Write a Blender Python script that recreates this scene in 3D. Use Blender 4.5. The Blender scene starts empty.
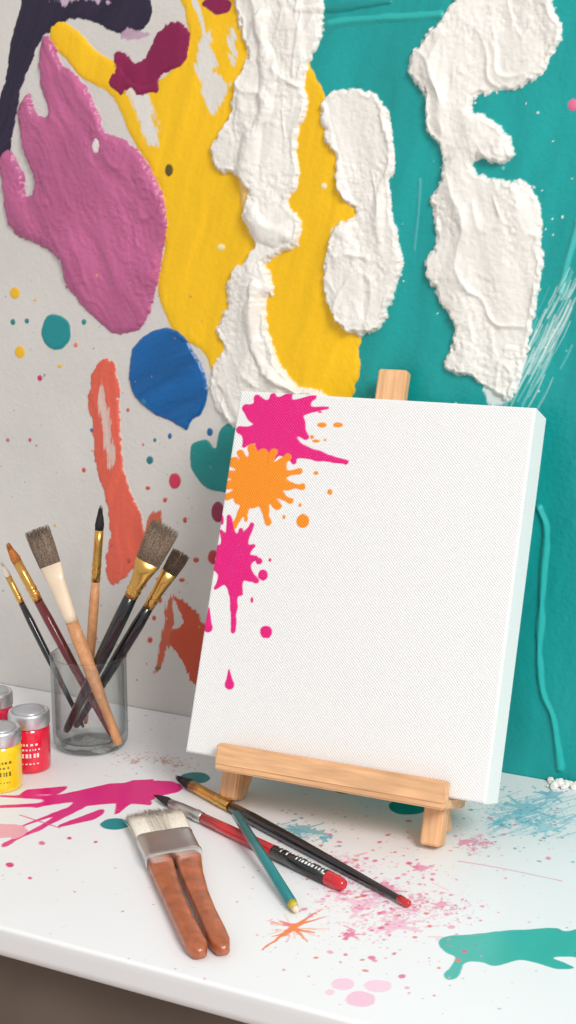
import bpy, bmesh, numpy as np, math, random
from math import *
from mathutils import Vector, Matrix
random.seed(7); rng=np.random.RandomState(11)
scene=bpy.context.scene
scene.view_settings.view_transform='Standard'
scene.view_settings.look='None'

# ------------------------------------------------------------ survey of the room
F=1400.0; PIT=atan(306/F); YAW=atan((F/cos(PIT))/2988)
TZ=0.75; CAM=np.array([0,-1.057,TZ+0.458])
Rv=np.array([cos(YAW),sin(YAW),0]); Fh=np.array([-sin(YAW),cos(YAW),0])
def ray(u,v):
    a=(np.asarray(u,float)-288)/F; b=(np.asarray(v,float)-512)/F
    return np.multiply.outer(a,Rv)+np.multiply.outer(cos(PIT)-b*sin(PIT),Fh)+np.multiply.outer(-sin(PIT)-b*cos(PIT),np.array([0,0,1.]))
def at_z(u,v,z=TZ):
    d=ray(u,v); t=(z-CAM[2])/d[...,2]; return CAM+d*t[...,None]
def at_y(u,v,y=0.0):
    d=ray(u,v); t=(y-CAM[1])/d[...,1]; return CAM+d*t[...,None]
def proj(P):
    P=np.asarray(P,float)-CAM; r=P@Rv;g=P@Fh;z=P[...,2]
    d=g*cos(PIT)-z*sin(PIT);u=z*cos(PIT)+g*sin(PIT)
    return np.stack([288+F*r/d,512-F*u/d],-1)
# canvas pose
obs=np.array([(240,390),(536,408),(185,752),(485,804)],float); CW=0.24
def frame(q):
    X=np.array([cos(q[3]),sin(q[3]),0]);B=np.array([-sin(q[3]),cos(q[3]),0])
    return X,B*sin(q[4])+np.array([0,0,cos(q[4])])
def res(q):
    X,U=frame(q);P=q[:3]
    return (proj(np.array([P+U*q[5],P+U*q[5]+X*CW,P,P+X*CW]))-obs).ravel()
q=np.array([-.35,-.167,TZ+.04,0.02,.34,.285])
for it in range(60):
    r=res(q);J=np.zeros((8,6))
    for k in range(6):
        dq=q.copy();dq[k]+=1e-5;J[:,k]=(res(dq)-r)/1e-5
    q=q-np.linalg.lstsq(J,r,rcond=None)[0]*.8
CO=q[:3].copy(); CX,CU=frame(q); CN=np.cross(CX,CU); CH=q[5]
def C3(s,t,n): return CO+CX*s+CU*t+CN*n
def at_c(u,v,n=0.0):
    d=ray(u,v); o=CO+CN*n; t=((o-CAM)@CN)/(d@CN); P=CAM+d*t[...,None]-o
    return np.stack([P@CX,P@CU],-1)

# ------------------------------------------------------------ helpers
def lin(c):
    if isinstance(c,str): c=tuple(int(c[i:i+2],16) for i in (1,3,5))
    return tuple(((x/255)/12.92 if x/255<=.04045 else ((x/255+.055)/1.055)**2.4) for x in c)
def hashn(xi,yi,seed):
    h=(xi*374761393+yi*668265263+seed*974634777)&0xffffffff
    h=((h^(h>>13))*1274126177)&0xffffffff
    h=h^(h>>16); return h/4294967296.0
def vnoise(x,y,seed=0):
    xi=np.floor(x).astype(np.int64);yi=np.floor(y).astype(np.int64)
    fx=x-xi;fy=y-yi;fx=fx*fx*fx*(fx*(fx*6-15)+10);fy=fy*fy*fy*(fy*(fy*6-15)+10)
    a=hashn(xi,yi,seed);b=hashn(xi+1,yi,seed);c=hashn(xi,yi+1,seed);d=hashn(xi+1,yi+1,seed)
    return (a+(b-a)*fx)*(1-fy)+(c+(d-c)*fx)*fy
def fbm(x,y,o=4,seed=0):
    s=0;a=.5;t=0
    for i in range(o):
        ca,sa=cos(.6*i),sin(.6*i)
        s=s+a*vnoise((x*ca-y*sa)*2**i+i*17.3,(x*sa+y*ca)*2**i-i*9.1,seed+i);t+=a;a*=.55
    return s/t-0.5
def catmull(P,n=5):
    P=np.asarray(P,float);N=len(P);out=[]
    for i in range(N):
        p0,p1,p2,p3=P[i-1],P[i],P[(i+1)%N],P[(i+2)%N]
        for k in range(n):
            t=k/n
            out.append(.5*((2*p1)+(-p0+p2)*t+(2*p0-5*p1+4*p2-p3)*t*t+(-p0+3*p1-3*p2+p3)*t**3))
    return np.array(out)
class Sheet:
    def __init__(s,A,B,base,mapf):
        s.A=np.asarray(A);s.B=np.asarray(B);s.X,s.Y=np.meshgrid(s.A,s.B)
        s.col=np.ones(s.X.shape+(3,))*np.array(lin(base));s.h=np.zeros_like(s.X);s.r=np.full_like(s.X,.55);s.m=mapf
    def sl(s,lo,hi):
        i0,i1=np.searchsorted(s.A,[lo[0],hi[0]]);j0,j1=np.searchsorted(s.B,[lo[1],hi[1]])
        return (slice(j0,j1),slice(i0,i1))
    def put(s,sl,mask,color,var=0,st=None):
        c=np.array(lin(color))
        if st is not None: c=c*(1+var*st[...,None])
        s.col[sl]=s.col[sl]*(1-mask[...,None])+c*mask[...,None]
    def sdf(s,P,sl,warp,seed):
        x=s.X[sl];y=s.Y[sl]
        if warp:
            for amp,fr in warp:
                x=x+amp*2*fbm(s.X[sl]*fr,s.Y[sl]*fr,3,seed);y=y+amp*2*fbm(s.X[sl]*fr,s.Y[sl]*fr,3,seed+50)
        d2=np.full(x.shape,1e9);ins=np.zeros(x.shape,bool)
        Q=np.roll(P,-1,0)
        for a,b in zip(P,Q):
            ex,ey=b-a;L=ex*ex+ey*ey
            if L<1e-14: continue
            wx=x-a[0];wy=y-a[1]
            t=np.clip((wx*ex+wy*ey)/L,0,1);dx=wx-ex*t;dy=wy-ey*t
            np.minimum(d2,dx*dx+dy*dy,out=d2)
            if ey!=0:
                c=((a[1]<=y)!=(b[1]<=y))
                ins^=c&(wx<(wy*ex/ey))
        d=np.sqrt(d2);return np.where(ins,d,-d)
    def blob(s,px,color,warp=((.0008,120),),soft=.0008,H=0,w=.003,rim=0,streak=0,ang=90,fa=60,fl=8,fine=0,var=0,dry=0,alpha=1,rough=.5,seed=1,n=5,raw=False,lump=0,ridge=0,stip=0):
        P=px if raw else s.m(np.array(px,float))
        P=catmull(P,n);mg=.012
        sl=s.sl(P.min(0)-mg,P.max(0)+mg)
        if s.X[sl].size==0: return
        sd=s.sdf(P,sl,warp,seed)
        s.finish(sl,sd,color,soft,H,w,rim,streak,ang,fa,fl,fine,var,dry,alpha,rough,seed,lump,ridge,stip)
    def finish(s,sl,sd,color,soft=.0008,H=0,w=.003,rim=0,streak=0,ang=90,fa=60,fl=8,fine=0,var=0,dry=0,alpha=1,rough=.5,seed=1,lump=0,ridge=0,stip=0):
        x=s.X[sl];y=s.Y[sl];ca,sa=cos(radians(ang)),sin(radians(ang))
        wx=x+.02*fbm(x*14,y*14,2,seed+7);wy=y+.02*fbm(x*14,y*14,2,seed+8)
        al=wx*ca+wy*sa;ac=-wx*sa+wy*ca
        st=fbm(al*fl,ac*fa,4,seed+3)
        mask=np.clip(sd/soft+.5,0,1)
        if dry:
            d=fbm(al*fl*3,ac*fa*5,3,seed+5)+.5
            edge=np.clip(sd/dry,0,1)
            mask=mask*np.clip((edge*1.1-d*.95)*5+.2,0,1)
        mk=mask*alpha
        s.put(sl,mk,color,var,st*2)
        if H or rim or streak or fine or lump or stip:
            dd=np.maximum(sd,0);rise=1-np.exp(-dd/w)
            h=H*rise+streak*st*2*rise
            if rim: h=h+rim*np.exp(-((dd-w*1.2)/(w*.7))**2)*(.2+2.0*(fbm(x*60,y*60,2,seed+30)+.35))
            if lump: h=h+lump*2*fbm(al*11,ac*30,2,seed+12)*rise
            if ridge:
                n1=fbm(al*9+2*fbm(x*22,y*22,2,seed+14),ac*24,2,seed+13)
                h=h+ridge*np.clip(1-np.abs(n1)*6,0,1)**2*(fbm(x*30,y*30,2,seed+15)+.6)*rise
                n2=fbm(al*20,ac*55,2,seed+16)
                h=h+ridge*.4*np.clip(1-np.abs(n2)*7,0,1)**2*np.clip(fbm(x*40,y*40,2,seed+17)*3+.2,0,1)*rise
            if stip:
                pm=np.clip(fbm(x*35,y*35,2,seed+18)*6+.15,0,1)*.7+.7*np.exp(-dd/.004)
                h=h+stip*(2*fbm(x*260,y*260,3,seed+19))*pm
            if fine: h=h+fine*2*fbm(x*350,y*350,3,seed+9)
            s.h[sl]+=np.clip(h,-.0005,.02)*mask
        s.r[sl]=s.r[sl]*(1-mask)+rough*mask
    def splat(s,parts,color,k=1.6,pad=.01,warp=.0004,seed=5,**kw):
        """organic liquid splat: smooth union of tapered capsules (u0,v0,r0,u1,v1,r1) or discs (u,v,r)"""
        Q=[]
        for p in parts:
            if len(p)==3:p=(p[0],p[1],p[2],p[0],p[1]+.01,p[2])
            c=s.m(np.array([(p[0],p[1]),(p[3],p[4])],float))
            e=s.m(np.array([(p[0]+1,p[1]),(p[0]-1,p[1]),(p[0],p[1]+1),(p[0],p[1]-1)],float))
            Q.append((c[0],c[1],p[2],p[5],np.linalg.norm(e[0]-e[1])/2,np.linalg.norm(e[2]-e[3])/2))
        al=np.array([q_[0] for q_ in Q]+[q_[1] for q_ in Q]);sl=s.sl(al.min(0)-pad,al.max(0)+pad)
        if s.X[sl].size==0: return
        asp=Q[0][5]/Q[0][4];sx=Q[0][4]
        x=s.X[sl]+warp*2*fbm(s.X[sl]*180,s.Y[sl]*180,2,seed);y=(s.Y[sl]+warp*2*fbm(s.X[sl]*180,s.Y[sl]*180,2,seed+9))/asp
        acc=np.zeros(x.shape);kk_=k*sx
        for a,b,r0,r1,_,_ in Q:
            a=a/np.array([1,asp]);b=b/np.array([1,asp]);e=b-a;L=max(e@e,1e-12)
            t=np.clip(((x-a[0])*e[0]+(y-a[1])*e[1])/L,0,1)
            d=np.hypot(x-a[0]-e[0]*t,y-a[1]-e[1]*t)-(r0+(r1-r0)*t)*sx
            acc+=np.exp(np.clip(-d/kk_,-40,40))
        sd=kk_*np.log(acc+1e-18)
        kw.setdefault('soft',.0006);s.finish(sl,sd,color,seed=seed,**kw)
    def dot(s,u,v,ru,rv,color,**k):
        a=np.linspace(0,2*pi,12,endpoint=False)
        k.setdefault('n',3)
        s.blob([(u+ru*cos(t)*random.uniform(.94,1.06),v+rv*sin(t)*random.uniform(.94,1.06)) for t in a],color,**k)
    def dots(s,N,box,cols,r,alpha=1,H=0,gauss=False):
        for i in range(N):
            if gauss:
                u=random.gauss((box[0]+box[2])/2,(box[2]-box[0])/4);v=random.gauss((box[1]+box[3])/2,(box[3]-box[1])/4)
            else:
                u=random.uniform(box[0],box[2]);v=random.uniform(box[1],box[3])
            c=s.m(np.array([[u,v]],float))[0];rr=r[0]+(r[1]-r[0])*random.random()**3
            sl=s.sl(c-rr*1.8,c+rr*1.8)
            if s.X[sl].size==0: continue
            an=random.uniform(0,pi);X_=s.X[sl]-c[0];Y_=s.Y[sl]-c[1];k=random.uniform(1,1.5)
            d=np.hypot(X_*cos(an)+Y_*sin(an),(-X_*sin(an)+Y_*cos(an))*k)
            m=np.clip((rr-d)/.0005+.5,0,1)*alpha
            s.put(sl,m,random.choice(cols));s.h[sl]+=H*m
    def dust(s,u,v,ru,rv,color,dens=.6,fr=900,seed=3,alpha=.9):
        c=s.m(np.array([[u,v],[u+ru,v],[u,v+rv]],float))
        ex=np.linalg.norm(c[1]-c[0]);ey=np.linalg.norm(c[2]-c[0])
        sl=s.sl(c[0]-np.array([ex,ey])*2,c[0]+np.array([ex,ey])*2)
        if s.X[sl].size==0: return
        g=np.exp(-(((s.X[sl]-c[0][0])/ex)**2+((s.Y[sl]-c[0][1])/ey)**2))
        g=g*(.35+1.5*np.clip(fbm(s.X[sl]*60,s.Y[sl]*60,3,seed+4)+.35,0,1))
        n=.6*vnoise(s.X[sl]*fr,s.Y[sl]*fr,seed)+.4*vnoise(s.X[sl]*fr*.4,s.Y[sl]*fr*.4,seed+1)
        m=np.clip((g*dens-n*.8+.0)*6,0,1)*alpha
        s.put(sl,m,color)
    def line(s,px,color,wd,H=0,seed=2,alpha=1,rough=.4,var=.5):
        P=np.asarray(s.m(np.array(px,float)))
        N=len(P);out=[]
        Pe=np.vstack([2*P[0]-P[1],P,2*P[-1]-P[-2]])
        for i in range(1,N):
            p0,p1,p2,p3=Pe[i-1],Pe[i],Pe[i+1],Pe[i+2]
            for k in range(5):
                t=k/5;out.append(.5*((2*p1)+(-p0+p2)*t+(2*p0-5*p1+4*p2-p3)*t*t+(-p0+3*p1-3*p2+p3)*t**3))
        out.append(P[-1]);P=np.array(out)
        sl=s.sl(P.min(0)-.01,P.max(0)+.01)
        x=s.X[sl];y=s.Y[sl];d2=np.full(x.shape,1e9)
        if x.size==0: return
        for a,b in zip(P[:-1],P[1:]):
            e=b-a;L=e@e
            t=np.clip(((x-a[0])*e[0]+(y-a[1])*e[1])/L,0,1)
            d2=np.minimum(d2,(x-a[0]-e[0]*t)**2+(y-a[1]-e[1]*t)**2)
        w=wd*(1+var*fbm(x*50,y*50,2,seed)*2)
        d=np.sqrt(d2);m=np.clip((w-d)/.0008+.5,0,1)*alpha
        s.put(sl,m,color);s.h[sl]+=H*np.clip(1-(d/np.maximum(w,1e-5))**2,0,1)**1.2;s.r[sl]=s.r[sl]*(1-m)+rough*m

def grid_mesh(name,co,col,rough,mat):
    ny,nx=co.shape[:2];me=bpy.data.meshes.new(name)
    me.vertices.add(nx*ny);me.vertices.foreach_set("co",co.reshape(-1).astype(np.float32))
    i=np.arange(ny-1)[:,None]*nx+np.arange(nx-1)[None,:]
    qd=np.stack([i,i+1,i+nx+1,i+nx],-1).reshape(-1)
    nf=(ny-1)*(nx-1)
    me.loops.add(nf*4);me.loops.foreach_set("vertex_index",qd.astype(np.int32))
    me.polygons.add(nf);me.polygons.foreach_set("loop_start",np.arange(0,nf*4,4,dtype=np.int32))
    me.polygons.foreach_set("use_smooth",np.ones(nf,bool))
    me.update(calc_edges=True);me.validate()
    at=me.color_attributes.new("Paint",'FLOAT_COLOR','POINT')
    c=np.concatenate([np.clip(col,0,1),rough[...,None]],-1)
    at.data.foreach_set("color",c.reshape(-1).astype(np.float32))
    me.materials.append(mat)
    o=bpy.data.objects.new(name,me);bpy.context.collection.objects.link(o);return o

def newmat(name):
    m=bpy.data.materials.new(name);m.use_nodes=True;nt=m.node_tree
    return m,nt,nt.nodes["Principled BSDF"]
def mat(name,color,rough=.5,metal=0,var=.08,bump=.0,scale=60,stretch=(1,1,1),coat=0,spec=.5):
    m,nt,b=newmat(name);N=nt.nodes;L=nt.links
    tc=N.new('ShaderNodeTexCoord');mp=N.new('ShaderNodeMapping');mp.inputs['Scale'].default_value=stretch
    L.new(tc.outputs['Object'],mp.inputs[0])
    no=N.new('ShaderNodeTexNoise');no.inputs['Scale'].default_value=scale;no.inputs['Detail'].default_value=5
    L.new(mp.outputs[0],no.inputs['Vector'])
    cr=N.new('ShaderNodeValToRGB');c=lin(color)
    cr.color_ramp.elements[0].position=.3;cr.color_ramp.elements[1].position=.7
    cr.color_ramp.elements[0].color=tuple(max(0,x*(1-var*2)) for x in c)+(1,)
    cr.color_ramp.elements[1].color=tuple(min(1,x*(1+var)) for x in c)+(1,)
    L.new(no.outputs[0],cr.inputs[0]);L.new(cr.outputs[0],b.inputs['Base Color'])
    b.inputs['Roughness'].default_value=rough;b.inputs['Metallic'].default_value=metal
    b.inputs['Coat Weight'].default_value=coat;b.inputs['Specular IOR Level'].default_value=spec
    if bump:
        bp=N.new('ShaderNodeBump');bp.inputs['Distance'].default_value=bump;L.new(no.outputs[0],bp.inputs['Height']);L.new(bp.outputs[0],b.inputs['Normal'])
    return m
def paintmat(name,bump=.0004,scale=250,weave=0):
    m,nt,b=newmat(name);N=nt.nodes;L=nt.links
    at=N.new('ShaderNodeAttribute');at.attribute_name="Paint"
    L.new(at.outputs['Color'],b.inputs['Base Color']);L.new(at.outputs['Alpha'],b.inputs['Roughness'])
    b.inputs['Specular IOR Level'].default_value=.4
    tc=N.new('ShaderNodeTexCoord');no=N.new('ShaderNodeTexNoise');no.inputs['Scale'].default_value=scale;no.inputs['Detail'].default_value=6
    L.new(tc.outputs['Object'],no.inputs['Vector'])
    bp=N.new('ShaderNodeBump');bp.inputs['Distance'].default_value=bump;bp.inputs['Strength'].default_value=.8
    if weave:
        # slightly irregular threads
        nz=N.new('ShaderNodeTexNoise');nz.inputs['Scale'].default_value=90;nz.inputs['Detail'].default_value=2
        L.new(tc.outputs['Object'],nz.inputs['Vector'])
        sc=N.new('ShaderNodeVectorMath');sc.operation='SCALE';sc.inputs['Scale'].default_value=.0022;L.new(nz.outputs['Color'],sc.inputs[0])
        av=N.new('ShaderNodeVectorMath');av.operation='ADD';L.new(tc.outputs['Object'],av.inputs[0]);L.new(sc.outputs[0],av.inputs[1])
        sx=N.new('ShaderNodeSeparateXYZ');L.new(av.outputs[0],sx.inputs[0])
        outs=[]
        for ax in (0,1):
            mu=N.new('ShaderNodeMath');mu.operation='MULTIPLY';mu.inputs[1].default_value=2*pi/weave;L.new(sx.outputs[ax],mu.inputs[0])
            si=N.new('ShaderNodeMath');si.operation='SINE';L.new(mu.outputs[0],si.inputs[0]);outs.append(si)
        mm=N.new('ShaderNodeMath');mm.operation='MULTIPLY';L.new(outs[0].outputs[0],mm.inputs[0]);L.new(outs[1].outputs[0],mm.inputs[1])
        ad=N.new('ShaderNodeMath');ad.operation='ADD';L.new(mm.outputs[0],ad.inputs[0]);L.new(no.outputs[0],ad.inputs[1])
        L.new(ad.outputs[0],bp.inputs['Height'])
        mr=N.new('ShaderNodeMapRange');mr.inputs[1].default_value=-1;mr.inputs[2].default_value=.6;mr.inputs[3].default_value=.965;mr.inputs[4].default_value=1.0
        L.new(mm.outputs[0],mr.inputs[0])
        mc_=N.new('ShaderNodeVectorMath');mc_.operation='SCALE';L.new(at.outputs['Color'],mc_.inputs[0]);L.new(mr.outputs[0],mc_.inputs['Scale'])
        L.new(mc_.outputs[0],b.inputs['Base Color'])
    else: L.new(no.outputs[0],bp.inputs['Height'])
    L.new(bp.outputs[0],b.inputs['Normal']);return m

def mobj(name,verts,faces,material,smooth=True,matrix=None):
    me=bpy.data.meshes.new(name);me.from_pydata([tuple(v) for v in verts],[],faces);me.update()
    if smooth:
        for p in me.polygons: p.use_smooth=len(p.vertices)<=4
    me.materials.append(material)
    o=bpy.data.objects.new(name,me);bpy.context.collection.objects.link(o)
    if matrix is not None:o.matrix_world=matrix
    return o
def empty(name,loc):
    e=bpy.data.objects.new(name,None);e.empty_display_size=.02;e.location=tuple(loc);bpy.context.collection.objects.link(e);return e
def parent(o,e):
    o.parent=e;o.matrix_parent_inverse=Matrix.Translation(e.location).inverted()
def unit(v): v=np.asarray(v,float);return v/np.linalg.norm(v)
def tubedata(P0,P1,secs,W,n=20,V=None,Fc=None):
    P0=np.asarray(P0,float);P1=np.asarray(P1,float);A=unit(P1-P0);W=unit(W-A*(np.asarray(W)@A));D=np.cross(A,W)
    V=[] if V is None else V;Fc=[] if Fc is None else Fc;b=len(V)
    for sct in secs:
        t,a,bb=sct[:3];off=sct[3] if len(sct)>3 else 0
        c=P0+(P1-P0)*t+W*off
        for k in range(n):
            an=2*pi*k/n;V.append(c+W*a*cos(an)+D*bb*sin(an))
    m=len(secs)
    for i in range(m-1):
        for k in range(n):
            k2=(k+1)%n;Fc.append((b+i*n+k,b+i*n+k2,b+(i+1)*n+k2,b+(i+1)*n+k))
    Fc.append(tuple(b+k for k in range(n))[::-1]);Fc.append(tuple(b+(m-1)*n+k for k in range(n)))
    return V,Fc
def tube(name,P0,P1,secs,W,material,n=20):
    V,Fc=tubedata(P0,P1,secs,W,n);return mobj(name,V,Fc,material)
def strands(name,P0,P1,W,w0,d0,w1,d1,n,thick,material,curl=.1,tipvar=.12):
    P0=np.asarray(P0,float);P1=np.asarray(P1,float);A=unit(P1-P0);W=unit(W-A*(np.asarray(W)@A));D=np.cross(A,W)
    V=[];Fc=[];L=np.linalg.norm(P1-P0)
    for i in range(n):
        r=sqrt(random.random());an=random.uniform(0,2*pi);a=r*cos(an);b=r*sin(an)
        tl=1-random.random()*tipvar
        s=P0+W*a*w0+D*b*d0;m=P0+(P1-P0)*.55*tl+W*a*(w0+w1)*.52+D*b*(d0+d1)*.52
        e=P0+(P1-P0)*tl+W*(a*w1+random.gauss(0,curl*w1*.3))+D*(b*d1+random.gauss(0,curl*d1*.3))
        base=len(V)
        for c,th in ((s,thick),(m,thick),(e,thick*.35)):
            for k in range(3):
                q_=2*pi*k/3;V.append(c+W*th*cos(q_)+D*th*sin(q_))
        for j in range(2):
            for k in range(3):
                k2=(k+1)%3;Fc.append((base+j*3+k,base+j*3+k2,base+j*3+3+k2,base+j*3+3+k))
        Fc.append((base+6,base+7,base+8))
    return mobj(name,V,Fc,material)
def lathe(name,c,prof,material,n=48,ribs=None):
    V=[];Fc=[]
    for i,(r,z) in enumerate(prof):
        for k in range(n):
            rr=r
            if ribs and ribs[0]<=i<=ribs[1]: rr=r*(1+(.02 if k%2 else -.01))
            V.append((c[0]+rr*cos(2*pi*k/n),c[1]+rr*sin(2*pi*k/n),c[2]+z))
    for i in range(len(prof)-1):
        for k in range(n):
            k2=(k+1)%n;Fc.append((i*n+k,i*n+k2,(i+1)*n+k2,(i+1)*n+k))
    Fc.append(tuple(range(n))[::-1]);Fc.append(tuple((len(prof)-1)*n+k for k in range(n)))
    return mobj(name,V,Fc,material)
def beam(name,P0,P1,w,h,up,material,bev=.0012,top_cut=0):
    P0=np.asarray(P0,float);P1=np.asarray(P1,float);X=unit(P1-P0);Z=unit(np.asarray(up)-X*(np.asarray(up)@X));Y=np.cross(Z,X);L=np.linalg.norm(P1-P0)
    bm=bmesh.new();bmesh.ops.create_cube(bm,size=1)
    for v in bm.verts: v.co=Vector((v.co.x*L,v.co.y*w,v.co.z*h))
    bmesh.ops.bevel(bm,geom=bm.edges[:],offset=bev,segments=2,affect='EDGES')
    me=bpy.data.meshes.new(name);bm.to_mesh(me);bm.free();me.materials.append(material)
    o=bpy.data.objects.new(name,me);bpy.context.collection.objects.link(o)
    c=(P0+P1)/2;M=Matrix(((X[0],Y[0],Z[0],c[0]),(X[1],Y[1],Z[1],c[1]),(X[2],Y[2],Z[2],c[2]),(0,0,0,1)));o.matrix_world=M;return o

# ------------------------------------------------------------ WALL with mural
mw=lambda P:at_y(P[:,0],P[:,1],0.0)[:,[0,2]]
cor=mw(np.array([(0,0),(576,0),(0,700),(576,800)],float))
x0,x1=cor[:,0].min()-.02,cor[:,0].max()+.02;z0,z1=TZ-.01,cor[:,1].max()+.02
SP=.00085
A=np.concatenate([np.linspace(-2.6,x0-.03,14),np.arange(x0,x1,SP),np.linspace(x1+.03,1.8,12)])
B=np.concatenate([np.linspace(0,z0-.03,8),np.arange(z0,z1,SP),np.linspace(z1+.03,2.6,10)])
Wl=Sheet(A,B,(212,208,203),mw)
Wl.h+=.0007*fbm(Wl.X*25,Wl.Y*25,4,2)+.0003*fbm(Wl.X*160,Wl.Y*90,3,5)
Wl.col*=(1+.10*fbm(Wl.X*18,Wl.Y*18,4,9))[...,None]
# teal field
Wl.blob([(306,-300),(306,200),(300,350),(262,450),(255,600),(255,800),(255,1600),(4000,2600),(4000,-900),(1500,-900)],(18,154,152),warp=((.002,40),),streak=.00025,ang=80,fa=50,fl=10,var=.2,rough=.33,seed=21,n=2,fine=.0001)
# dark violet arc
Wl.blob([(30,-30),(20,10),(10,45),(4,85),(-6,120),(-10,170),(8,158),(16,120),(22,85),(34,55),(48,32),(70,20),(92,22),(112,34),(132,36),(148,24),(150,5),(130,-25),(80,-20)],(40,31,56),warp=((.003,40),(.0015,200)),H=.0012,streak=.0009,fa=110,var=.35,ang=60,seed=31)
Wl.blob([(48,2),(62,-8),(100,-8),(120,4),(105,10),(84,5),(66,12)],(196,170,190),warp=((.002,60),),dry=.01,seed=33)
# yellow
Wl.blob([(50,30),(62,22),(78,32),(100,52),(118,64),(135,84),(158,82),(178,62),(188,40),(184,10),(180,-40),(250,-60),(300,30),(312,66),(324,88),(332,118),(348,178),(360,240),(366,300),(362,345),(352,395),(330,440),(300,480),(250,450),(232,410),(216,380),(205,355),(180,338),(163,312),(158,290),(163,250),(164,215),(158,182),(140,152),(125,120),(106,92),(84,80),(62,58),(52,44)],(244,192,14),warp=((.003,40),(.0012,200)),H=.0014,w=.002,streak=.0005,ang=75,fa=90,fl=9,var=.12,seed=41,rough=.38)
for k,(pts) in enumerate([[(185,-5),(200,-10),(215,30),(222,70),(205,95),(190,70),(196,35)],[(228,20),(240,25),(243,60),(232,85),(224,50)],[(118,72),(150,90),(165,130),(158,160),(142,140),(128,110)],[(205,60),(235,80),(228,110),(208,120),(200,90)]]):
    Wl.blob(pts,(222,219,212),warp=((.003,60),(.002,200)),dry=.012,ang=110,fa=90,fl=12,seed=50+k*5)
# dark magenta splash
Wl.blob([(113,56),(124,53),(134,64),(146,57),(152,44),(158,32),(172,22),(188,28),(189,48),(179,68),(162,76),(157,92),(140,94),(132,88),(122,96),(111,83),(117,70)],(140,20,76),warp=((.0025,80),(.0018,250)),H=.0015,w=.0015,streak=.0006,seed=61,var=.3)
Wl.blob([(203,4),(214,-4),(232,0),(230,12),(216,14)],(134,20,74),warp=((.002,80),),seed=62)
Wl.blob([(126,26),(150,30),(160,24),(150,40),(132,44),(120,38)],(190,160,180),warp=((.003,60),),dry=.006,seed=64)
Wl.line([(330,24),(360,20),(400,18),(440,15)],(40,170,165),.0035,H=.002,seed=3)
Wl.line([(300,10),(340,8),(390,2)],(20,138,136),.003,H=.0012,seed=4)
Wl.line([(539,508),(546,530),(543,570),(541,610),(539,650),(542,690),(552,715),(557,745),(560,768)],(30,172,168),.0030,H=.003,seed=7)
Wl.line([(578,222),(568,258),(560,292)],(60,178,175),.0028,H=.002,seed=8)
Wl.line([(420,180),(418,215),(414,250)],(60,165,165),.0012,H=.001,seed=9)
# dry white bristle flicks at the right
rs=random.Random(5)
for i in range(110):
    t=rs.random();u=572-t*50+rs.gauss(0,8);v=285+t*95+rs.gauss(0,14);L=rs.uniform(14,46)
    Wl.line([(u,v),(u-L*.22,v+L*.5),(u-L*.5,v+L)],rs.choice([(190,222,219),(215,230,227),(120,196,194)]),rs.uniform(.0002,.0007),alpha=rs.uniform(.3,.75),seed=i)
Wl.blob([(470,370),(500,375),(530,340),(536,360),(520,400),(490,418),(478,400)],(225,232,230),warp=((.003,60),(.002,200)),dry=.016,ang=75,fa=80,seed=72)
# mauve impasto
Wl.blob([(44,40),(54,42),(62,62),(78,76),(94,100),(104,128),(128,142),(150,165),(163,192),(166,232),(160,275),(150,312),(136,332),(116,335),(98,322),(82,306),(66,284),(60,262),(42,246),(20,236),(8,220),(3,190),(0,160),(10,152),(22,168),(28,194),(35,184),(24,150),(18,112),(28,94),(38,116),(48,112),(40,80)],(186,96,140),warp=((.0025,60),(.0015,250)),H=.005,w=.0035,rim=.0005,streak=.0016,ang=118,fa=70,fl=14,var=.28,fine=.00032,stip=.0011,lump=.0036,ridge=.0018,seed=81,rough=.34)
# blue blob
Wl.blob([(130,365),(134,347),(150,333),(168,328),(184,336),(192,348),(204,370),(208,395),(201,414),(192,420),(187,430),(176,424),(155,414),(136,398),(129,380)],(8,94,160),warp=((.001,80),(.0006,250)),H=.0025,w=.002,rim=.0006,streak=.0006,ang=30,var=.3,lump=.0012,fine=.0001,seed=91,rough=.28)
Wl.dot(56,332,15,18,(26,138,142),H=.001,w=.001,rough=.3)
Wl.blob([(190,456),(194,443),(207,440),(216,448),(219,432),(228,424),(240,430),(250,460),(245,492),(222,492),(204,486),(192,470)],(24,138,136),warp=((.001,80),),H=.0015,w=.0015,seed=95,rough=.35)
# coral strokes
Wl.blob([(88,388),(93,366),(106,358),(117,370),(120,400),(123,440),(129,480),(140,508),(146,540),(141,565),(126,580),(112,586),(104,568),(108,540),(106,505),(97,470),(90,430)],(222,98,78),warp=((.003,60),(.0018,250)),H=.0014,w=.0015,streak=.001,ang=88,fa=110,fl=7,var=.3,dry=.003,fine=.0002,seed=101)
Wl.blob([(100,378),(108,385),(113,412),(117,445),(116,470),(106,468),(100,430),(95,400)],(216,186,176),warp=((.003,80),(.001,250)),dry=.008,ang=88,fa=110,fl=7,seed=103)
Wl.blob([(140,525),(160,505),(164,530),(152,560),(150,590),(136,575)],(205,100,75),warp=((.003,80),),dry=.008,ang=85,fa=90,seed=104)
Wl.blob([(170,588),(186,600),(200,612),(212,640),(204,676),(196,692),(180,662),(164,640),(164,628),(180,622),(176,606)],(205,84,56),warp=((.003,80),(.0015,250)),H=.001,dry=.005,ang=60,fa=90,seed=105)
Wl.blob([(172,590),(165,600),(160,640),(152,672),(158,676),(168,650),(176,620)],(205,100,75),warp=((.003,80),),dry=.006,ang=85,fa=90,seed=108)
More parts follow.
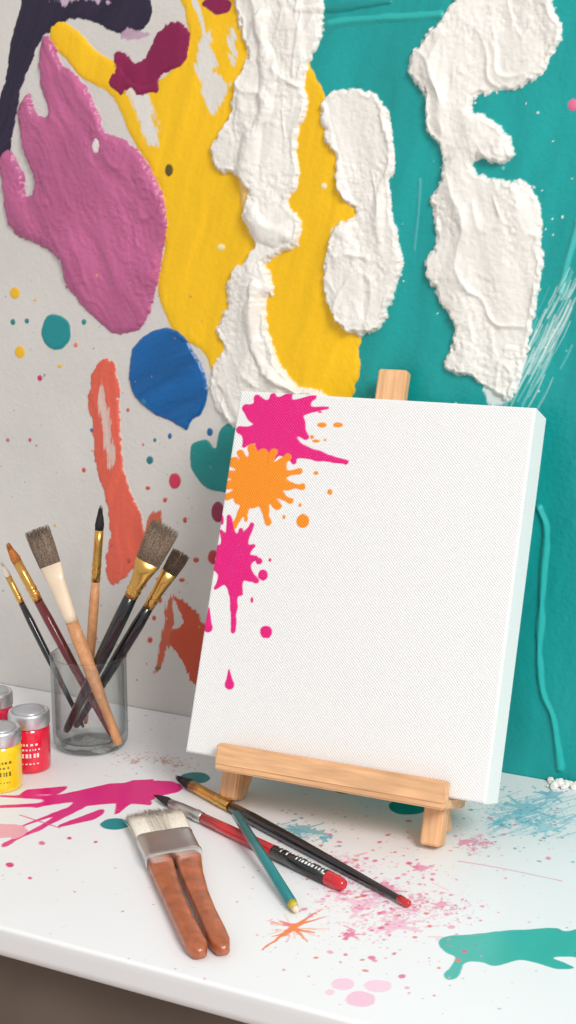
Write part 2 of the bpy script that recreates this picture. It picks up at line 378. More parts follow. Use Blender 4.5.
for u,v,r1,r2,c in [(15,293,5,6,(235,185,40)),(20,352,5,6,(235,185,40)),(13,322,2.5,3,(40,130,130)),(27,321,2.2,2.6,(40,130,130)),(84,322,2.5,3,(40,140,140)),(175,481,6,8,(205,60,90)),(218,512,7,10,(150,50,80)),(213,557,5,7,(190,60,70)),(40,378,2.5,3,(200,50,100)),(150,460,3.5,4,(40,120,130)),(145,402,2.5,3,(40,120,150)),(210,432,3,4,(30,100,150)),(222,560,4,6,(190,60,70)),(512,352,8.5,8,(232,110,150)),(573,105,5,6,(225,110,150)),(170,170,4,6,(90,80,30)),(222,247,4,3,(240,225,170)),(325,186,3,3,(240,225,190)),(30,440,1.5,2,(200,60,100)),(92,430,2,2,(60,100,160)),(76,345,2,2.4,(230,120,100)),(160,600,2,3,(200,80,60)),(154,618,2,2.5,(200,80,60)),(130,560,2,3,(200,80,60)),(196,560,3,2.5,(200,80,60)),(158,668,3,2,(120,110,80)),(60,366,2,2,(235,185,40)),(35,300,1.5,1.5,(235,185,40)),(98,146,4,7,(235,225,225)),(8,440,2,2,(190,120,120)),(170,436,2,3,(30,100,150)),(165,500,2,2.5,(205,80,70)),(155,440,1.6,2,(40,120,130)),(148,488,2.4,2,(205,80,70)),(185,520,2,3,(205,80,70)),(168,545,3,2,(205,80,70)),(84,470,2,2.5,(205,80,70)),(128,410,1.6,2,(205,80,70)),(150,640,2.5,3,(205,80,60)),(182,580,3,2,(205,80,60))]:
    Wl.dot(u,v,r1,r2,c,H=.0008,w=.0008,rough=.35,warp=None)
Wl.dots(60,(0,270,215,670),[(215,120,110),(60,150,160),(220,170,60),(200,60,110),(160,150,140)],(.0006,.0018),alpha=.8)
Wl.dots(30,(90,440,200,680),[(210,90,75)],(.0006,.002),alpha=.85)
Wl.dots(36,(400,100,576,420),[(235,238,235),(120,190,185)],(.0006,.0016),H=.0006)
# white impasto
imp=dict(H=.0042,w=.0026,rim=.0012,streak=.0014,var=.03,fine=.00032,rough=.42,stip=.0013,lump=.0044,ridge=.0034)
WI=(234,230,223)
S1=[(230,-30),(236,0),(243,30),(250,60),(236,85),(228,118),(213,145),(216,166),(238,178),(252,196),(244,218),(256,240),(248,262),(232,272),(228,305),(218,326),(223,350),(210,378),(216,410),(260,440),(335,420),(326,392),(300,386),(283,366),(271,336),(268,302),(275,285),(268,264),(296,246),(302,226),(290,205),(300,180),(296,140),(308,110),(305,82),(318,50),(322,28),(316,-30)]
Wl.blob(S1,WI,warp=((.003,50),(.0028,200)),ang=82,fa=55,fl=9,seed=111,**imp)
Wl.blob([(324,100),(335,90),(355,87),(375,95),(388,115),(395,150),(391,200),(398,240),(405,265),(396,290),(385,322),(362,336),(340,325),(327,300),(325,275),(333,230),(357,212),(343,198),(336,180),(337,158),(326,140),(322,115)],WI,warp=((.0022,60),(.0026,220)),ang=95,fa=50,fl=10,seed=121,**imp)
Wl.blob([(458,-30),(455,0),(438,22),(412,55),(408,75),(424,96),(428,130),(441,150),(440,180),(431,200),(438,240),(425,265),(435,290),(455,330),(444,365),(462,376),(492,392),(512,398),(524,365),(532,335),(541,290),(543,232),(535,190),(515,180),(490,176),(473,166),(482,160),(506,161),(515,146),(500,125),(480,113),(472,100),(500,92),(530,85),(550,60),(562,32),(553,5),(550,-30)],WI,warp=((.003,55),(.0028,220)),ang=100,fa=45,fl=8,seed=131,**imp)
Wl.line([(262,20),(270,70),(266,120),(250,160),(252,200),(262,222),(290,236)],WI,.0075,H=.0045,seed=5,rough=.45,alpha=.2,var=1.4)
Wl.line([(258,285),(256,330),(268,370),(300,392)],WI,.005,H=.004,seed=6,rough=.45,alpha=.2,var=1.4)
wallm=paintmat("mural_plaster",.0005,260)
co=np.stack([Wl.X,-Wl.h,Wl.Y],-1)
wall=grid_mesh("wall_back",co,Wl.col,Wl.r,wallm)
core=beam("wall_core",(-2.6,.06,1.3),(1.8,.06,1.3),.1,2.6,(0,0,1),mat("wall_plaster",(205,203,200),.8),bev=.001);parent(core,wall)

# ------------------------------------------------------------ DESK
mt=lambda P:at_z(P[:,0],P[:,1],TZ)[:,:2]
yf=float(at_z(np.array(0.),np.array(925.))[1])
ct=mt(np.array([(0,680),(576,785),(0,960),(576,1100)],float))
tx0,tx1=ct[:,0].min()-.02,ct[:,0].max()+.02
ts=.0007
A=np.concatenate([np.linspace(-1.6,tx0-.02,6),np.arange(tx0,min(tx1,.25),ts),np.linspace(.28,.9,6)])
B=np.arange(yf,-.0005,ts);nfl=len(B)
T=Sheet(A,B,(240,240,241),mt)
T.col*=(1+.03*fbm(T.X*12,T.Y*12,3,4))[...,None];T.r[:]=.38
MG=(226,36,128)
k0=dict(warp=((.0008,100),),soft=.0007,rough=.25)
sp=dict(soft=.0006,rough=.25)
T.splat([(85,800,7,155,792,9),(100,793,11,160,790,9),(75,808,7,40,828,2.6),(40,828,2.6,6,843,2),(80,797,5,40,805,2),(40,805,2,-10,807,1.6),(90,792,6,50,798,1.8),(50,798,1.8,0,796,1),(150,788,8,172,789,6),(95,815,6,62,825,2.4),(125,803,6,118,812,2.4),(178,790,3),(26,792,3,60,790,4.4),(150,781,2,130,783,3),(8,844,2.6),(60,812,3,22,826,1.2),(140,800,4,150,804,1.5)],MG,seed=3,**sp)
T.splat([(-10,832,9,14,831,7),(20,834,5)],(240,170,185),seed=5,**sp)
for u,v,a,b,c in [(115,824,14,6,(30,140,145)),(195,778,15,6,(30,140,145)),(408,807,20,8,(28,150,140)),(348,790,14,4,(28,150,140)),(140,826,3,1.5,(30,140,145)),(343,984,12,6,(244,205,222)),(378,986,14,6,(244,208,224)),(361,999,15,8,(243,196,216)),(330,992,5,3,(244,208,224)),(10,865,4,2.4,(220,60,120)),(42,843,3,2,(225,120,150)),(70,838,2.4,1.4,(226,60,130)),(96,842,2,1.2,(226,60,130)),(30,878,2.4,1.4,(226,90,140))]:
    T.dot(u,v,a,b,c,**k0)
T.blob([(438,942),(448,936),(475,934),(500,931),(530,929),(556,928),(566,931),(590,926),(612,926),(612,966),(590,962),(572,957),(554,958),(566,963),(574,968),(556,969),(536,963),(520,960),(508,963),(494,966),(480,962),(466,963),(461,970),(457,978),(448,980),(444,974),(452,966),(455,957),(446,952)],(66,180,168),seed=8,var=.1,warp=((.0008,100),),soft=.0007,rough=.25)
# streaky orange spatter
T.splat([(293,927,3.4),(300,924,2.2),(287,931,2.4),(292,928,2.6,322,909,.5),(292,928,1.8,315,933,.5),(290,930,2.8,262,950,.6),(292,926,1.8,279,921,.6),(296,930,1.3,307,941,.5),(300,924,1.6,326,917,.4),(284,933,1.4,272,937,.4),(268,946,.9),(328,908,.8),(318,936,.8)],(240,132,72),seed=9,k=.7,warp=.0008,**sp)
rs=random.Random(9)
for i in range(16):
    an=rs.uniform(0,2*pi);r0=rs.uniform(6,16);r1=r0+rs.uniform(5,16)
    T.line([(293+r0*cos(an)*1.3,928+r0*sin(an)*.6),(293+r1*cos(an)*1.3,928+r1*sin(an)*.6)],(240,132,72),rs.uniform(.0002,.0005),alpha=.75,seed=i)
T.line([(458,861),(500,868),(562,881)],(225,90,140),.0004);T.line([(20,815),(60,828)],MG,.0006)
PKs=[(226,66,130),(232,120,165),(238,150,185)]
def rsplat(u,v,r,color,arms,elong=1.0,alpha=.85,seed=0,dirn=None):
    rs=random.Random(seed);parts=[(u,v,r*.5),(u+r*.4,v-r*.1,r*.34),(u-r*.35,v+r*.12,r*.3)]
    for i in range(arms):
        an=(2*pi*i/arms+rs.uniform(-.5,.5)) if dirn is None else dirn+rs.uniform(-.5,.5)
        L=r*rs.uniform(.5,2.0)*elong;ca,sa=cos(an),sin(an)*.42
        parts.append((u,v,r*.2,u+L*ca,v+L*sa,r*.05))
        parts.append((u+L*ca,v+L*sa,r*rs.uniform(.06,.2)))
        for j in range(2):
            k_=rs.uniform(1.2,2.2);q2=rs.uniform(-.2,.2);parts.append((u+L*cos(an+q2)*k_,v+L*sin(an+q2)*.42*k_,r*rs.uniform(.04,.14)))
    T.splat(parts,color,seed=seed,alpha=alpha,k=.6,soft=.0005,rough=.3,warp=.0009)
rsplat(362,905,14,(242,170,202),9,1.2,.55,21);rsplat(395,925,13,(242,160,196),8,1.2,.55,22);rsplat(335,880,8,(232,120,170),8,1.3,.75,23)
rsplat(385,890,9,(232,110,160),9,1.4,.75,24);rsplat(350,935,5,(226,80,140),6,1.6,.8,25);rsplat(440,905,6,(236,140,180),7,1.5,.7,35)
rsplat(300,830,10,(60,170,185),9,1.5,.7,27);rsplat(325,838,4,(90,185,200),6,1.5,.8,28);rsplat(420,868,5,(235,130,170),7,1.4,.8,29)
rsplat(525,808,11,(70,178,195),9,1.6,.65,30);rsplat(552,795,8,(60,165,190),8,1.6,.7,31);rsplat(498,822,6,(110,195,210),7,1.6,.7,32);rsplat(465,842,5,(236,140,175),6,1.5,.8,33);rsplat(545,828,9,(120,200,212),7,1.6,.55,34)
for a in range(60):
    u=random.uniform(482,562);v=820+random.uniform(-20,18)
    T.line([(u,v),(u+random.uniform(8,36),v-random.uniform(3,13))],random.choice([(120,198,212),(80,180,200),(160,212,222)]),random.uniform(.0004,.0011),alpha=.5,seed=a)
for a in range(22):
    u=random.gauss(375,34);v=random.gauss(900,16)
    T.line([(u,v),(u+random.uniform(5,16),v+random.uniform(-5,8))],random.choice(PKs),random.uniform(.0003,.0008),alpha=.7,seed=a)
T.dust(375,902,72,34,(232,135,175),.56,seed=11,alpha=.5);T.dust(350,865,50,16,(232,140,178),.45,seed=12,alpha=.5);T.dust(520,815,60,22,(100,186,204),.55,seed=14,alpha=.6);T.dust(470,842,40,14,(230,140,175),.45,seed=16)
T.dust(150,760,50,10,(200,150,140),.5,seed=18);T.dust(430,905,60,20,(228,150,180),.45,seed=17);T.dust(300,832,34,10,(70,170,190),.6,seed=13,alpha=.6)
pc=[(226,60,130),(230,130,170),(60,160,170),(225,120,80),(130,110,110),(225,90,110)]
T.dots(260,(0,700,576,1010),pc,(.0004,.0012),alpha=.75)
T.dots(420,(270,815,490,975),PKs+[(225,110,90)],(.0004,.0026),alpha=.8,gauss=True)
T.dots(70,(260,810,350,850),[(60,160,180),(110,180,200)],(.0004,.0018),alpha=.8,gauss=True)
T.dots(150,(440,780,590,860),[(60,160,180),(110,180,200),(225,120,150),(120,150,160)],(.0004,.002),alpha=.8,gauss=True)
T.dots(70,(100,710,240,780),[(190,90,110),(90,150,160),(220,140,100),(120,100,90)],(.0004,.0012),alpha=.8)
# slab edge rows
ST=.0215
Z=np.full_like(T.X,TZ)+T.h
rb=.0025;ext=[]
for an in np.linspace(0,pi/2,5)[1:]: ext.append((yf-rb*sin(an),TZ-rb+rb*cos(an)))
for z in np.linspace(TZ-rb-.004,TZ-ST+.002,4): ext.append((yf-rb,z))
ext.append((yf-rb+.002,TZ-ST));ext.append((yf+.02,TZ-ST))
E=np.array(ext)[::-1]
nx=len(A);co=np.stack([T.X,T.Y,Z],-1)
ex=np.zeros((len(E),nx,3));ex[...,0]=A[None];ex[...,1]=E[:,0][:,None];ex[...,2]=E[:,1][:,None]
co=np.concatenate([ex,co],0)
col=np.concatenate([np.ones((len(E),nx,3))*np.array(lin((240,240,241))),T.col],0);rg=np.concatenate([np.full((len(E),nx),.38),T.r],0)
desk=empty("desk",(-.35,yf/2,0))
top=grid_mesh("tabletop",co,col,rg,paintmat("painted_laminate",.00005,300));parent(top,desk)
white=mat("white_laminate",(236,236,238),.4,var=.01)
slab=beam("tabletop_core",(-1.598,yf/2,TZ-.011),(.898,yf/2,TZ-.011),abs(yf)-.002,.0195,(0,0,1),white);parent(slab,desk)
cabm=mat("dark_oak",(112,98,88),.6,var=.10,scale=10,stretch=(1,1,12),bump=.0005)
cab=beam("cabinet_body",(-1.55,yf/2+.02,.364),(.85,yf/2+.02,.364),abs(yf)-.044,.7285,(0,0,1),cabm);parent(cab,desk)
for i,xx in enumerate(np.arange(-1.53+.013,.8,.3)):
    d=beam("cabinet_door_%d"%(i+1),(xx,yf+.032,.37),(xx+.295,yf+.032,.37),.69,.02,(0,1,0),cabm,bev=.002);parent(d,desk)
fl=beam("floor",(-3,-1.5,-.03),(2.2,-1.5,-.03),3.4,.06,(0,0,1),mat("floor_wood",(150,120,95),.5,scale=6,stretch=(1,10,1),var=.12))
# plaster crumbs at the wall foot
V=[];Fc=[]
for i in range(60):
    c=at_z(np.array(565+random.gauss(0,7)),np.array(784+random.gauss(0,2.5)),TZ);c[1]=min(c[1],-.004);r=random.uniform(.001,.0038)
    c[2]=TZ+r*.7;b=len(V)
    bm=bmesh.new();bmesh.ops.create_icosphere(bm,subdivisions=1,radius=r)
    for v in bm.verts: V.append((c[0]+v.co.x*random.uniform(.7,1.3),c[1]+v.co.y*random.uniform(.7,1.3),max(TZ,c[2]+v.co.z*random.uniform(.7,1.2))))
    for f in bm.faces: Fc.append(tuple(b+v.index for v in f.verts))
    bm.free()
mobj("plaster_crumbs",V,Fc,mat("crumb_plaster",(238,234,228),.8),smooth=False)

# ------------------------------------------------------------ CANVAS
mc=lambda P:at_c(P[:,0],P[:,1])
cs=.0006
K=Sheet(np.linspace(0,CW,int(CW/cs)),np.linspace(0,CH,int(CH/cs)),(240,239,238),mc)
K.r[:]=.75
kk=dict(soft=.0006,H=.0002,w=.0005,rough=.35)
PK=(232,14,126);OR=(250,146,16)
K.splat([(257,413,10),(274,416,15),(290,412,10),(264,432,12),(280,438,15),(296,424,9),(250,436,7),(292,447,7),
 (290,408,6,314,397,2.6),(294,412,5,328,408,1.2),(300,405,3,308,404,2),(286,447,9,318,456,4),(318,456,4,346,462,2.4),(276,446,7,270,462,3),(262,405,6,257,398,3.4),(274,402,6,273,396,3),(284,402,6,290,393,3),(290,452,5,294,462,2.4),(250,432,5,240,430,4),(298,428,6,306,437,3),(252,412,6,246,408,4),(264,444,5,256,449,3),(248,440,4,244,446,2)],PK,seed=3,k=1.8,**kk)
oa=[(233,462,4),(240,453,3),(252,448,3.6),(263,453,4),(274,452,3),(288,457,3.2),(284,467,1.5),(299,471,2.6),(302,487,2.4),(289,487,2.6),(290,501,2.4),(277,506,3.6),(268,522,3),(254,504,3),(244,512,3),(234,526,2.6),(238,500,3),(228,497,3),(226,485,4),(230,474,3)]
K.splat([(256,480,18),(248,484,13),(267,480,13),(262,492,10),(250,468,9)]+[(258,480,8,u,v,r_*.7) for u,v,r_ in oa]+[(u,v,r_) for u,v,r_ in oa],OR,seed=4,k=1.6,warp=.0007,**kk)
K.splat([(232,558,13),(226,566,11),(238,566,12),(236,546,10),(224,552,8),(232,578,9),
 (232,545,6,229,517,2.4),(238,545,4,241,530,1.6),(240,548,6,252,525,2.2),(242,552,6,254,546,2),(244,560,6,256,558,2.4),(242,568,6,256,581,2.8),(240,574,5,249,579,2),(233,578,7,234,608,2.8),(234,608,2.8,233,631,2.6),(226,574,6,216,588,2.2),(222,564,6,211,568,2.6),(222,554,6,213,545,2.2),(238,580,4,241,594,1.6),(228,546,5,221,531,1.6)],PK,seed=5,k=1.6,warp=.0006,**kk)
for u,v,a,b,c in [(303,521,6.5,7,OR),(330,492,2.5,3,OR),(322,425,5,2.5,OR),(312,437,2,2,OR),(338,425,5,2.5,OR),(316,473,2.5,2,OR),(316,441,4,1.6,OR),(263,575,5,5.5,PK),(259,561,3.5,3.5,PK),(266,632,6,6.5,PK),(320,412,2,1,PK),(246,518,2,4,OR),(222,520,2,5,PK),(270,560,1.5,2,PK),(300,505,1.5,2,OR),(252,600,1.5,3,PK),(325,440,1.5,1.2,OR),(284,517,1.6,2.2,OR)]:
    K.dot(u,v,a,b,c,warp=None,**kk)
K.splat([(229.5,685,4.6),(229.5,683,4,229,670,.8)],PK,warp=0,k=.8,**kk)
K.splat([(208,628,4.5),(208,626,4,209,608,.8)],PK,warp=0,k=.8,**kk)
r=.002
dx=np.minimum(K.X,CW-K.X);dy=np.minimum(K.Y,CH-K.Y)
fx=np.clip(r-dx,0,r);fy=np.clip(r-dy,0,r)
nn=-(r-np.sqrt(np.maximum(r*r-fx**2,0)))-(r-np.sqrt(np.maximum(r*r-fy**2,0)))
nn=np.maximum(nn,-r)+K.h
co=np.stack([K.X,K.Y,nn],-1)
cm=paintmat("primed_canvas",.00028,900,weave=.0024)
canvas=grid_mesh("artist_canvas",co,K.col,K.r,cm)
M=Matrix(((CX[0],CU[0],CN[0],CO[0]),(CX[1],CU[1],CN[1],CO[1]),(CX[2],CU[2],CN[2],CO[2]),(0,0,0,1)))
canvas.matrix_world=M
CT=.036
cb=mat("canvas_cloth",(245,243,241),.8,var=.01,bump=.0002,scale=900)
def cbx(name,s0,s1,t0,t1,n0,n1,m):
    V=[C3(s,t,n) for s in (s0,s1) for t in (t0,t1) for n in (n0,n1)]
    return mobj(name,V,[(0,1,3,2),(4,6,7,5),(0,4,5,1),(2,3,7,6),(0,2,6,4),(1,5,7,3)],m,smooth=False)
sides=cbx("canvas_sides",0,CW,0,CH,-CT,-.0018,cb)
sides.parent=canvas;sides.matrix_parent_inverse=M.inverted()
# ------------------------------------------------------------ EASEL
wood=mat("pine_wood",(234,182,134),.5,var=.12,scale=28,stretch=(1,9,9),bump=.0002)
easel=empty("tabletop_easel",C3(CW/2,0,-.03))
lg=[at_c(np.array(u),np.array(v),.014) for u,v in ((215,755),(445,790))]
sL,sR=float(lg[0][0]),float(lg[1][0])
LB=-CT-.0065
def tground(n,extra=0): return (TZ-(CO+CN*n)[2])/CU[2]+extra
mast=at_c(np.array(395.),np.array(371.),LB)
sm=float(mast[0]);tm=float(mast[1])
fg=[at_z(np.array(u),np.array(v),TZ) for u,v in ((229,799),(428,846))]
fn=[float((p-CO)@CN) for p in fg];fs_=[float((p-CO)@CX) for p in fg]
FBb=sum(fn)/2-.0075
FBs=[FBb*.85-.004*.15,FBb*.5-.004*.5]
sf=[fs_[0]+.004,fs_[1]+.004]
up=CN
tg=tground(LB)
for nm,s in (("leg_1",sf[0]),("leg_2",sf[1])):
    side=-1 if s<sm else 1
    b=beam(nm,C3(s,tg+.004,LB),C3(sm+side*.011,tm-.03,LB),.014,.011,up,wood);parent(b,easel)
b=beam("mast",C3(sm,-.008,LB-.0),C3(sm,tm,LB),.024,.0112,up,wood);parent(b,easel)
b=beam("ledge_lip",C3(sL,.0035,.0075),C3(sR,.0035,.0075),.0165,.0125,up,wood);parent(b,easel)
b=beam("ledge_shelf",C3(sL,-.0045,-.0165),C3(sR,-.0045,-.0165),.008,.058,up,wood);parent(b,easel)
for nm,s,FB in (("foot_block_1",sf[0],FBs[0]),("foot_block_2",sf[1],FBs[1])):
    b=beam(nm,C3(s,tground(FB)+.0028,FB),C3(s,-.0085,FB),.015,.016,up,wood);parent(b,easel)
for nm,(u,v) in (("rear_leg_1",(340,787)),("rear_leg_2",(463,806))):
    f=at_z(np.array(float(u)),np.array(float(v)),TZ)
    f[2]=TZ+.004
    t_=C3(sm+(-.012 if nm[-1]=="1" else .012),.14,LB-.011);b=beam(nm,f,t_,.012,.009,(0,-1,0),wood);parent(b,easel)
# ------------------------------------------------------------ brush helpers
gold=mat("brass_ferrule",(226,176,98),.26,1,var=.05);silver=mat("silver_ferrule",(210,208,206),.3,1,var=.05)
blackl=mat("black_lacquer",(18,17,20),.25,coat=.6,var=.1);redl=mat("red_lacquer",(205,26,38),.25,coat=.6,var=.05)
maroon=mat("maroon_lacquer",(118,22,28),.25,coat=.6,var=.1);tanw=mat("tan_wood",(216,154,106),.45,var=.1,scale=200)
creaml=mat("cream_lacquer",(238,216,188),.35,coat=.4,var=.03);teall=mat("teal_lacquer",(16,126,128),.3,coat=.5,var=.05)
brist_grey=mat("grey_bristle",(142,122,104),.8,var=.35,scale=900);brist_dark=mat("dark_bristle",(92,72,58),.8,var=.35,scale=900)
brist_org=mat("sable_bristle",(205,120,50),.7,var=.3,scale=900);brist_white=mat("white_bristle",(238,228,212),.8,var=.12,scale=900)
brist_blk=mat("black_bristle",(34,28,28),.7,var=.3,scale=900)
def brush(name,base,tip,hr,fr,lb,lf,wide,hm,fm,bm_,W=None,nst=140,pointed=True,hend=.5,crimp=True):
    base=np.asarray(base,float);tip=np.asarray(tip,float);A=unit(tip-base)
    if W is None: W=np.array([1,0,0.])
    e=empty(name,base)
    tf=1-lb-lf;P=lambda t:base+(tip-base)*t
    s=[(0,hr*.15,hr*.15),(.006,hr*hend*.8,hr*hend*.8),(.03,hr*hend,hr*hend),(.3,hr*.75,hr*.75),(.6,hr,hr),(.85,hr*1.05,hr*1.05),(1,fr*.93,fr*.93)]
    h=tube("handle",base,P(tf+.004),s,W,hm);parent(h,e)
    fw=fr*wide
    s=[(0,fr,fr),(.12,fr*1.0,fr*1.0)]
    if crimp: s+=[(.15,fr*1.1,fr*1.1),(.19,fr*1.1,fr*1.1),(.22,fr,fr),(.27,fr,fr),(.3,fr*1.1,fr*1.1),(.34,fr*1.1,fr*1.1),(.37,fr*1.01,fr*1.01)]
    dp=fr if wide<=1.01 else fr*.62
    s+=[(.7,(fr+fw)/2,(fr+dp)/2),(1,fw,dp),(1.001,fw*.9,dp*.85)]
    f=tube("ferrule",P(tf),P(1-lb),s,W,fm,24);parent(f,e)
    if pointed:
        s=[(0,fw*.93,dp*.93),(.25,fw*1.05,dp*1.05),(.6,fw*.8,dp*.8),(.85,fw*.4,dp*.4),(1,fw*.05,dp*.05)]
    else:
        s=[(0,fw*.9,dp*.9),(.5,fw*1.02,dp*.85),(.86,fw*1.08,dp*.5),(.9,fw*.95,dp*.2)]
    c=tube("bristle_core",P(1-lb-.003),P(.985),s,W,bm_);parent(c,e)
    st=strands("bristles",P(1-lb-.002),tip,W,fw*.96,dp*.96,fw*(.45 if pointed else 1.15),dp*(.45 if pointed else .6),nst,.00032,bm_,tipvar=.3 if pointed else .14);parent(st,e)
    return e
# ------------------------------------------------------------ GLASS JAR with brushes
jc=at_z(np.array(91.),np.array(744.),TZ);JR=.0325
JH=.083
gl,nt,b=newmat("clear_glass");N=nt.nodes;L=nt.links
N.remove(b);tr=N.new('ShaderNodeBsdfTransparent')
gs=N.new('ShaderNodeBsdfGlossy');gs.inputs['Roughness'].default_value=.03
lw=N.new('ShaderNodeLayerWeight');lw.inputs['Blend'].default_value=.5
cg=N.new('ShaderNodeValToRGB');cg.color_ramp.elements[0].position=.35;cg.color_ramp.elements[0].color=(.97,.98,.98,1);cg.color_ramp.elements[1].position=1;cg.color_ramp.elements[1].color=(.42,.47,.47,1)
L.new(lw.outputs['Facing'],cg.inputs[0]);L.new(cg.outputs[0],tr.inputs[0])
pw=N.new('ShaderNodeMath');pw.operation='POWER';pw.inputs[1].default_value=2.5;L.new(lw.outputs['Facing'],pw.inputs[0])
ma=N.new('ShaderNodeMath');ma.operation='MULTIPLY_ADD';ma.inputs[1].default_value=.55;ma.inputs[2].default_value=.04;L.new(pw.outputs[0],ma.inputs[0])
mx=N.new('ShaderNodeMixShader');L.new(ma.outputs[0],mx.inputs[0]);L.new(tr.outputs[0],mx.inputs[1]);L.new(gs.outputs[0],mx.inputs[2])
L.new(mx.outputs[0],N['Material Output'].inputs[0])
prof=[(.001,.0),(JR*.8,.0),(JR*.93,.0015),(JR*.985,.005),(JR,.010),(JR*1.0,JH-.010),(JR*1.0,JH-.005),(JR*1.02,JH-.0035),(JR*1.02,JH-.001),(JR-.0004,JH),(JR-.0018,JH-.0008),(JR-.0024,JH-.003),(JR-.0024,.012),(JR-.0045,.0085),(JR*.6,.007),(.001,.0065)]
jar=lathe("glass_jar",jc,prof,gl,64)
def jb(u,v,dy): return at_y(np.array(float(u)),np.array(float(v)),jc[1]+dy)
def jbase(u,dy):
    y=jc[1]+dy;P=at_y(np.array(float(u)),np.array(740.),y);P[2]=TZ+.0085;return P
brush("paintbrush",jbase(84,.012),jb(1,562,.012),.0032,.0028,.09,.16,1,blackl,gold,brist_white,nst=60)
brush("paintbrush",jbase(112,.004),jb(7,543,.003),.0042,.0042,.10,.20,1,maroon,gold,brist_org,nst=100)
brush("paintbrush",jbase(119,-.010),jb(36,528,-.012),.0056,.0058,.17,.26,1.75,tanw,creaml,brist_grey,nst=420,pointed=False,crimp=False,W=np.array([.95,.2,0]),hend=.7)
brush("paintbrush",jbase(86,.020),jb(101,505,.024),.0042,.0038,.11,.23,1,tanw,gold,brist_blk,nst=60)
brush("paintbrush",jbase(66,-.003),jb(166,524,-.004),.0058,.0058,.17,.16,1.9,blackl,gold,brist_grey,nst=460,pointed=False,W=np.array([.9,.2,.4]),hend=.6)
brush("paintbrush",jbase(76,.010),jb(182,552,.016),.0052,.0046,.11,.19,1.5,blackl,gold,brist_dark,nst=300,pointed=False,W=np.array([.9,.2,.4]),hend=.6)
# ------------------------------------------------------------ PAINT JARS
lidm=mat("aluminium_lid",(222,222,224),.32,.85,var=.04);lidtop=mat("lid_disc",(196,198,204),.35,.6,var=.05)
def paint_jar(u,v,col,r=.0168,h=.052,scr=(245,235,235)):
    c=at_z(np.array(float(u)),np.array(float(v)),TZ);e=empty("paint_jar",c)
    pm=mat("paint_fill",col,.18,var=.04,coat=.7)
    p=[(.001,0),(r*.88,0),(r*.97,.001),(r,.004),(r,h*.64),(r*.97,h*.70),(r*.88,h*.73),(r*.86,h*.75)]
    o=lathe("jar_body",c,p,pm);parent(o,e)
    o=lathe("jar_lid",c,[(r*.84,h*.73),(r*.98,h*.735),(r*1.0,h*.75),(r*1.0,h*.93),(r*.97,h*.965),(r*.9,h*.975),(r*.84,h*.96),(r*.8,h*.955)],lidm,96,ribs=(2,3));parent(o,e)
    o=lathe("lid_top",c,[(r*.82,h*.95),(r*.78,h*.985),(r*.5,h*1.0),(r*.2,h*1.005),(.0005,h*1.006)],lidtop);parent(o,e)
    lm=mat("label_print",scr,.5,var=.02);V=[];Fc=[]
    for row,(zz,hh) in enumerate(((.48,.035),(.40,.028),(.28,.07),(.17,.02))):
        a=-2.2
        while a<-.5:
            wdt=random.uniform(.04,.13);nseg=3
            for k in range(nseg):
                a0=a+wdt*k/nseg;a1=a+wdt*(k+1)/nseg;b=len(V)
                for aa,z in ((a0,zz),(a1,zz),(a1,zz+hh),(a0,zz+hh)):
                    V.append((c[0]+(r+.0002)*cos(aa),c[1]+(r+.0002)*sin(aa),c[2]+z*h))
                Fc.append((b,b+1,b+2,b+3))
            a+=wdt+random.uniform(.05,.13)
    o=mobj("label",V,Fc,lm);parent(o,e)
paint_jar(31,767,(232,22,60));paint_jar(2,786,(250,214,10),scr=(120,105,20));paint_jar(-5,746,(210,40,70))
# ------------------------------------------------------------ BRUSHES ON THE DESK
zt=lambda u,v,z:at_z(np.array(float(u)),np.array(float(v)),TZ+z)
e=brush("paintbrush",zt(409,904,.0035),zt(176,777,.0050),.0044,.0042,.08,.19,1,blackl,gold,brist_blk,nst=80,W=np.array([0,0,1.]))
pt=zt(409,904,.0035);tp=zt(176,777,.0050)
c=tube("painted_end",pt-(tp-pt)*.004,pt+(tp-pt)*.035,[(0,.001,.001),(.1,.0024,.0024),(1,.0030,.0030)],(0,0,1),redl);parent(c,e)
A0=zt(345,886,.0050);A1=zt(154,795,.0045)
e=empty("paintbrush",A0)
d=A1-A0
for nm,t0,t1,s,m in (("handle",.0,.72,[(0,.002,.002),(.012,.004,.004),(.05,.005,.005),(.4,.005,.005),(.8,.0044,.0044),(1,.004,.004)],redl),
  ("label_band",.08,.34,[(0,.0052,.0052),(1,.0051,.0051)],blackl),("ferrule",.715,.90,[(0,.0042,.0042),(.1,.0044,.0044),(.14,.0047,.0047),(.2,.0047,.0047),(.24,.0043,.0043),(.6,.004,.004),(1,.0032,.0032)],silver),
  ("bristles",.895,1.0,[(0,.003,.003),(.3,.0034,.0034),(.7,.002,.002),(1,.0003,.0003)],brist_blk)):
    o=tube(nm,A0+d*t0,A0+d*t1,s,(0,0,1),m);parent(o,e)
V=[];Fc=[];ax=unit(d);up_=np.array([0,0,1.]);sd_=np.cross(ax,up_)
for i in range(15):
    t=.09+i*.0155;wd=random.uniform(.004,.011)
    for row in (0,1):
        if random.random()<.2: continue
        a0=radians(56+row*34);a1=a0+radians(24);b=len(V)
        for tt,aa in ((t,a0),(t+wd,a0),(t+wd,a1),(t,a1)):
            cc=A0+d*tt;sg=-1 if (sd_@np.array([0,-1,0]))<0 else 1
            V.append(cc+sd_*sg*.0054*cos(aa)+up_*.0054*sin(aa))
        Fc.append((b,b+1,b+2,b+3))
o=mobj("label_letters",V,Fc,mat("white_print",(240,240,240),.5));parent(o,e)
B0=zt(297,911,.0036);B1=zt(236,814,.0180);d=B1-B0
e=empty("colored_pencil",B0)
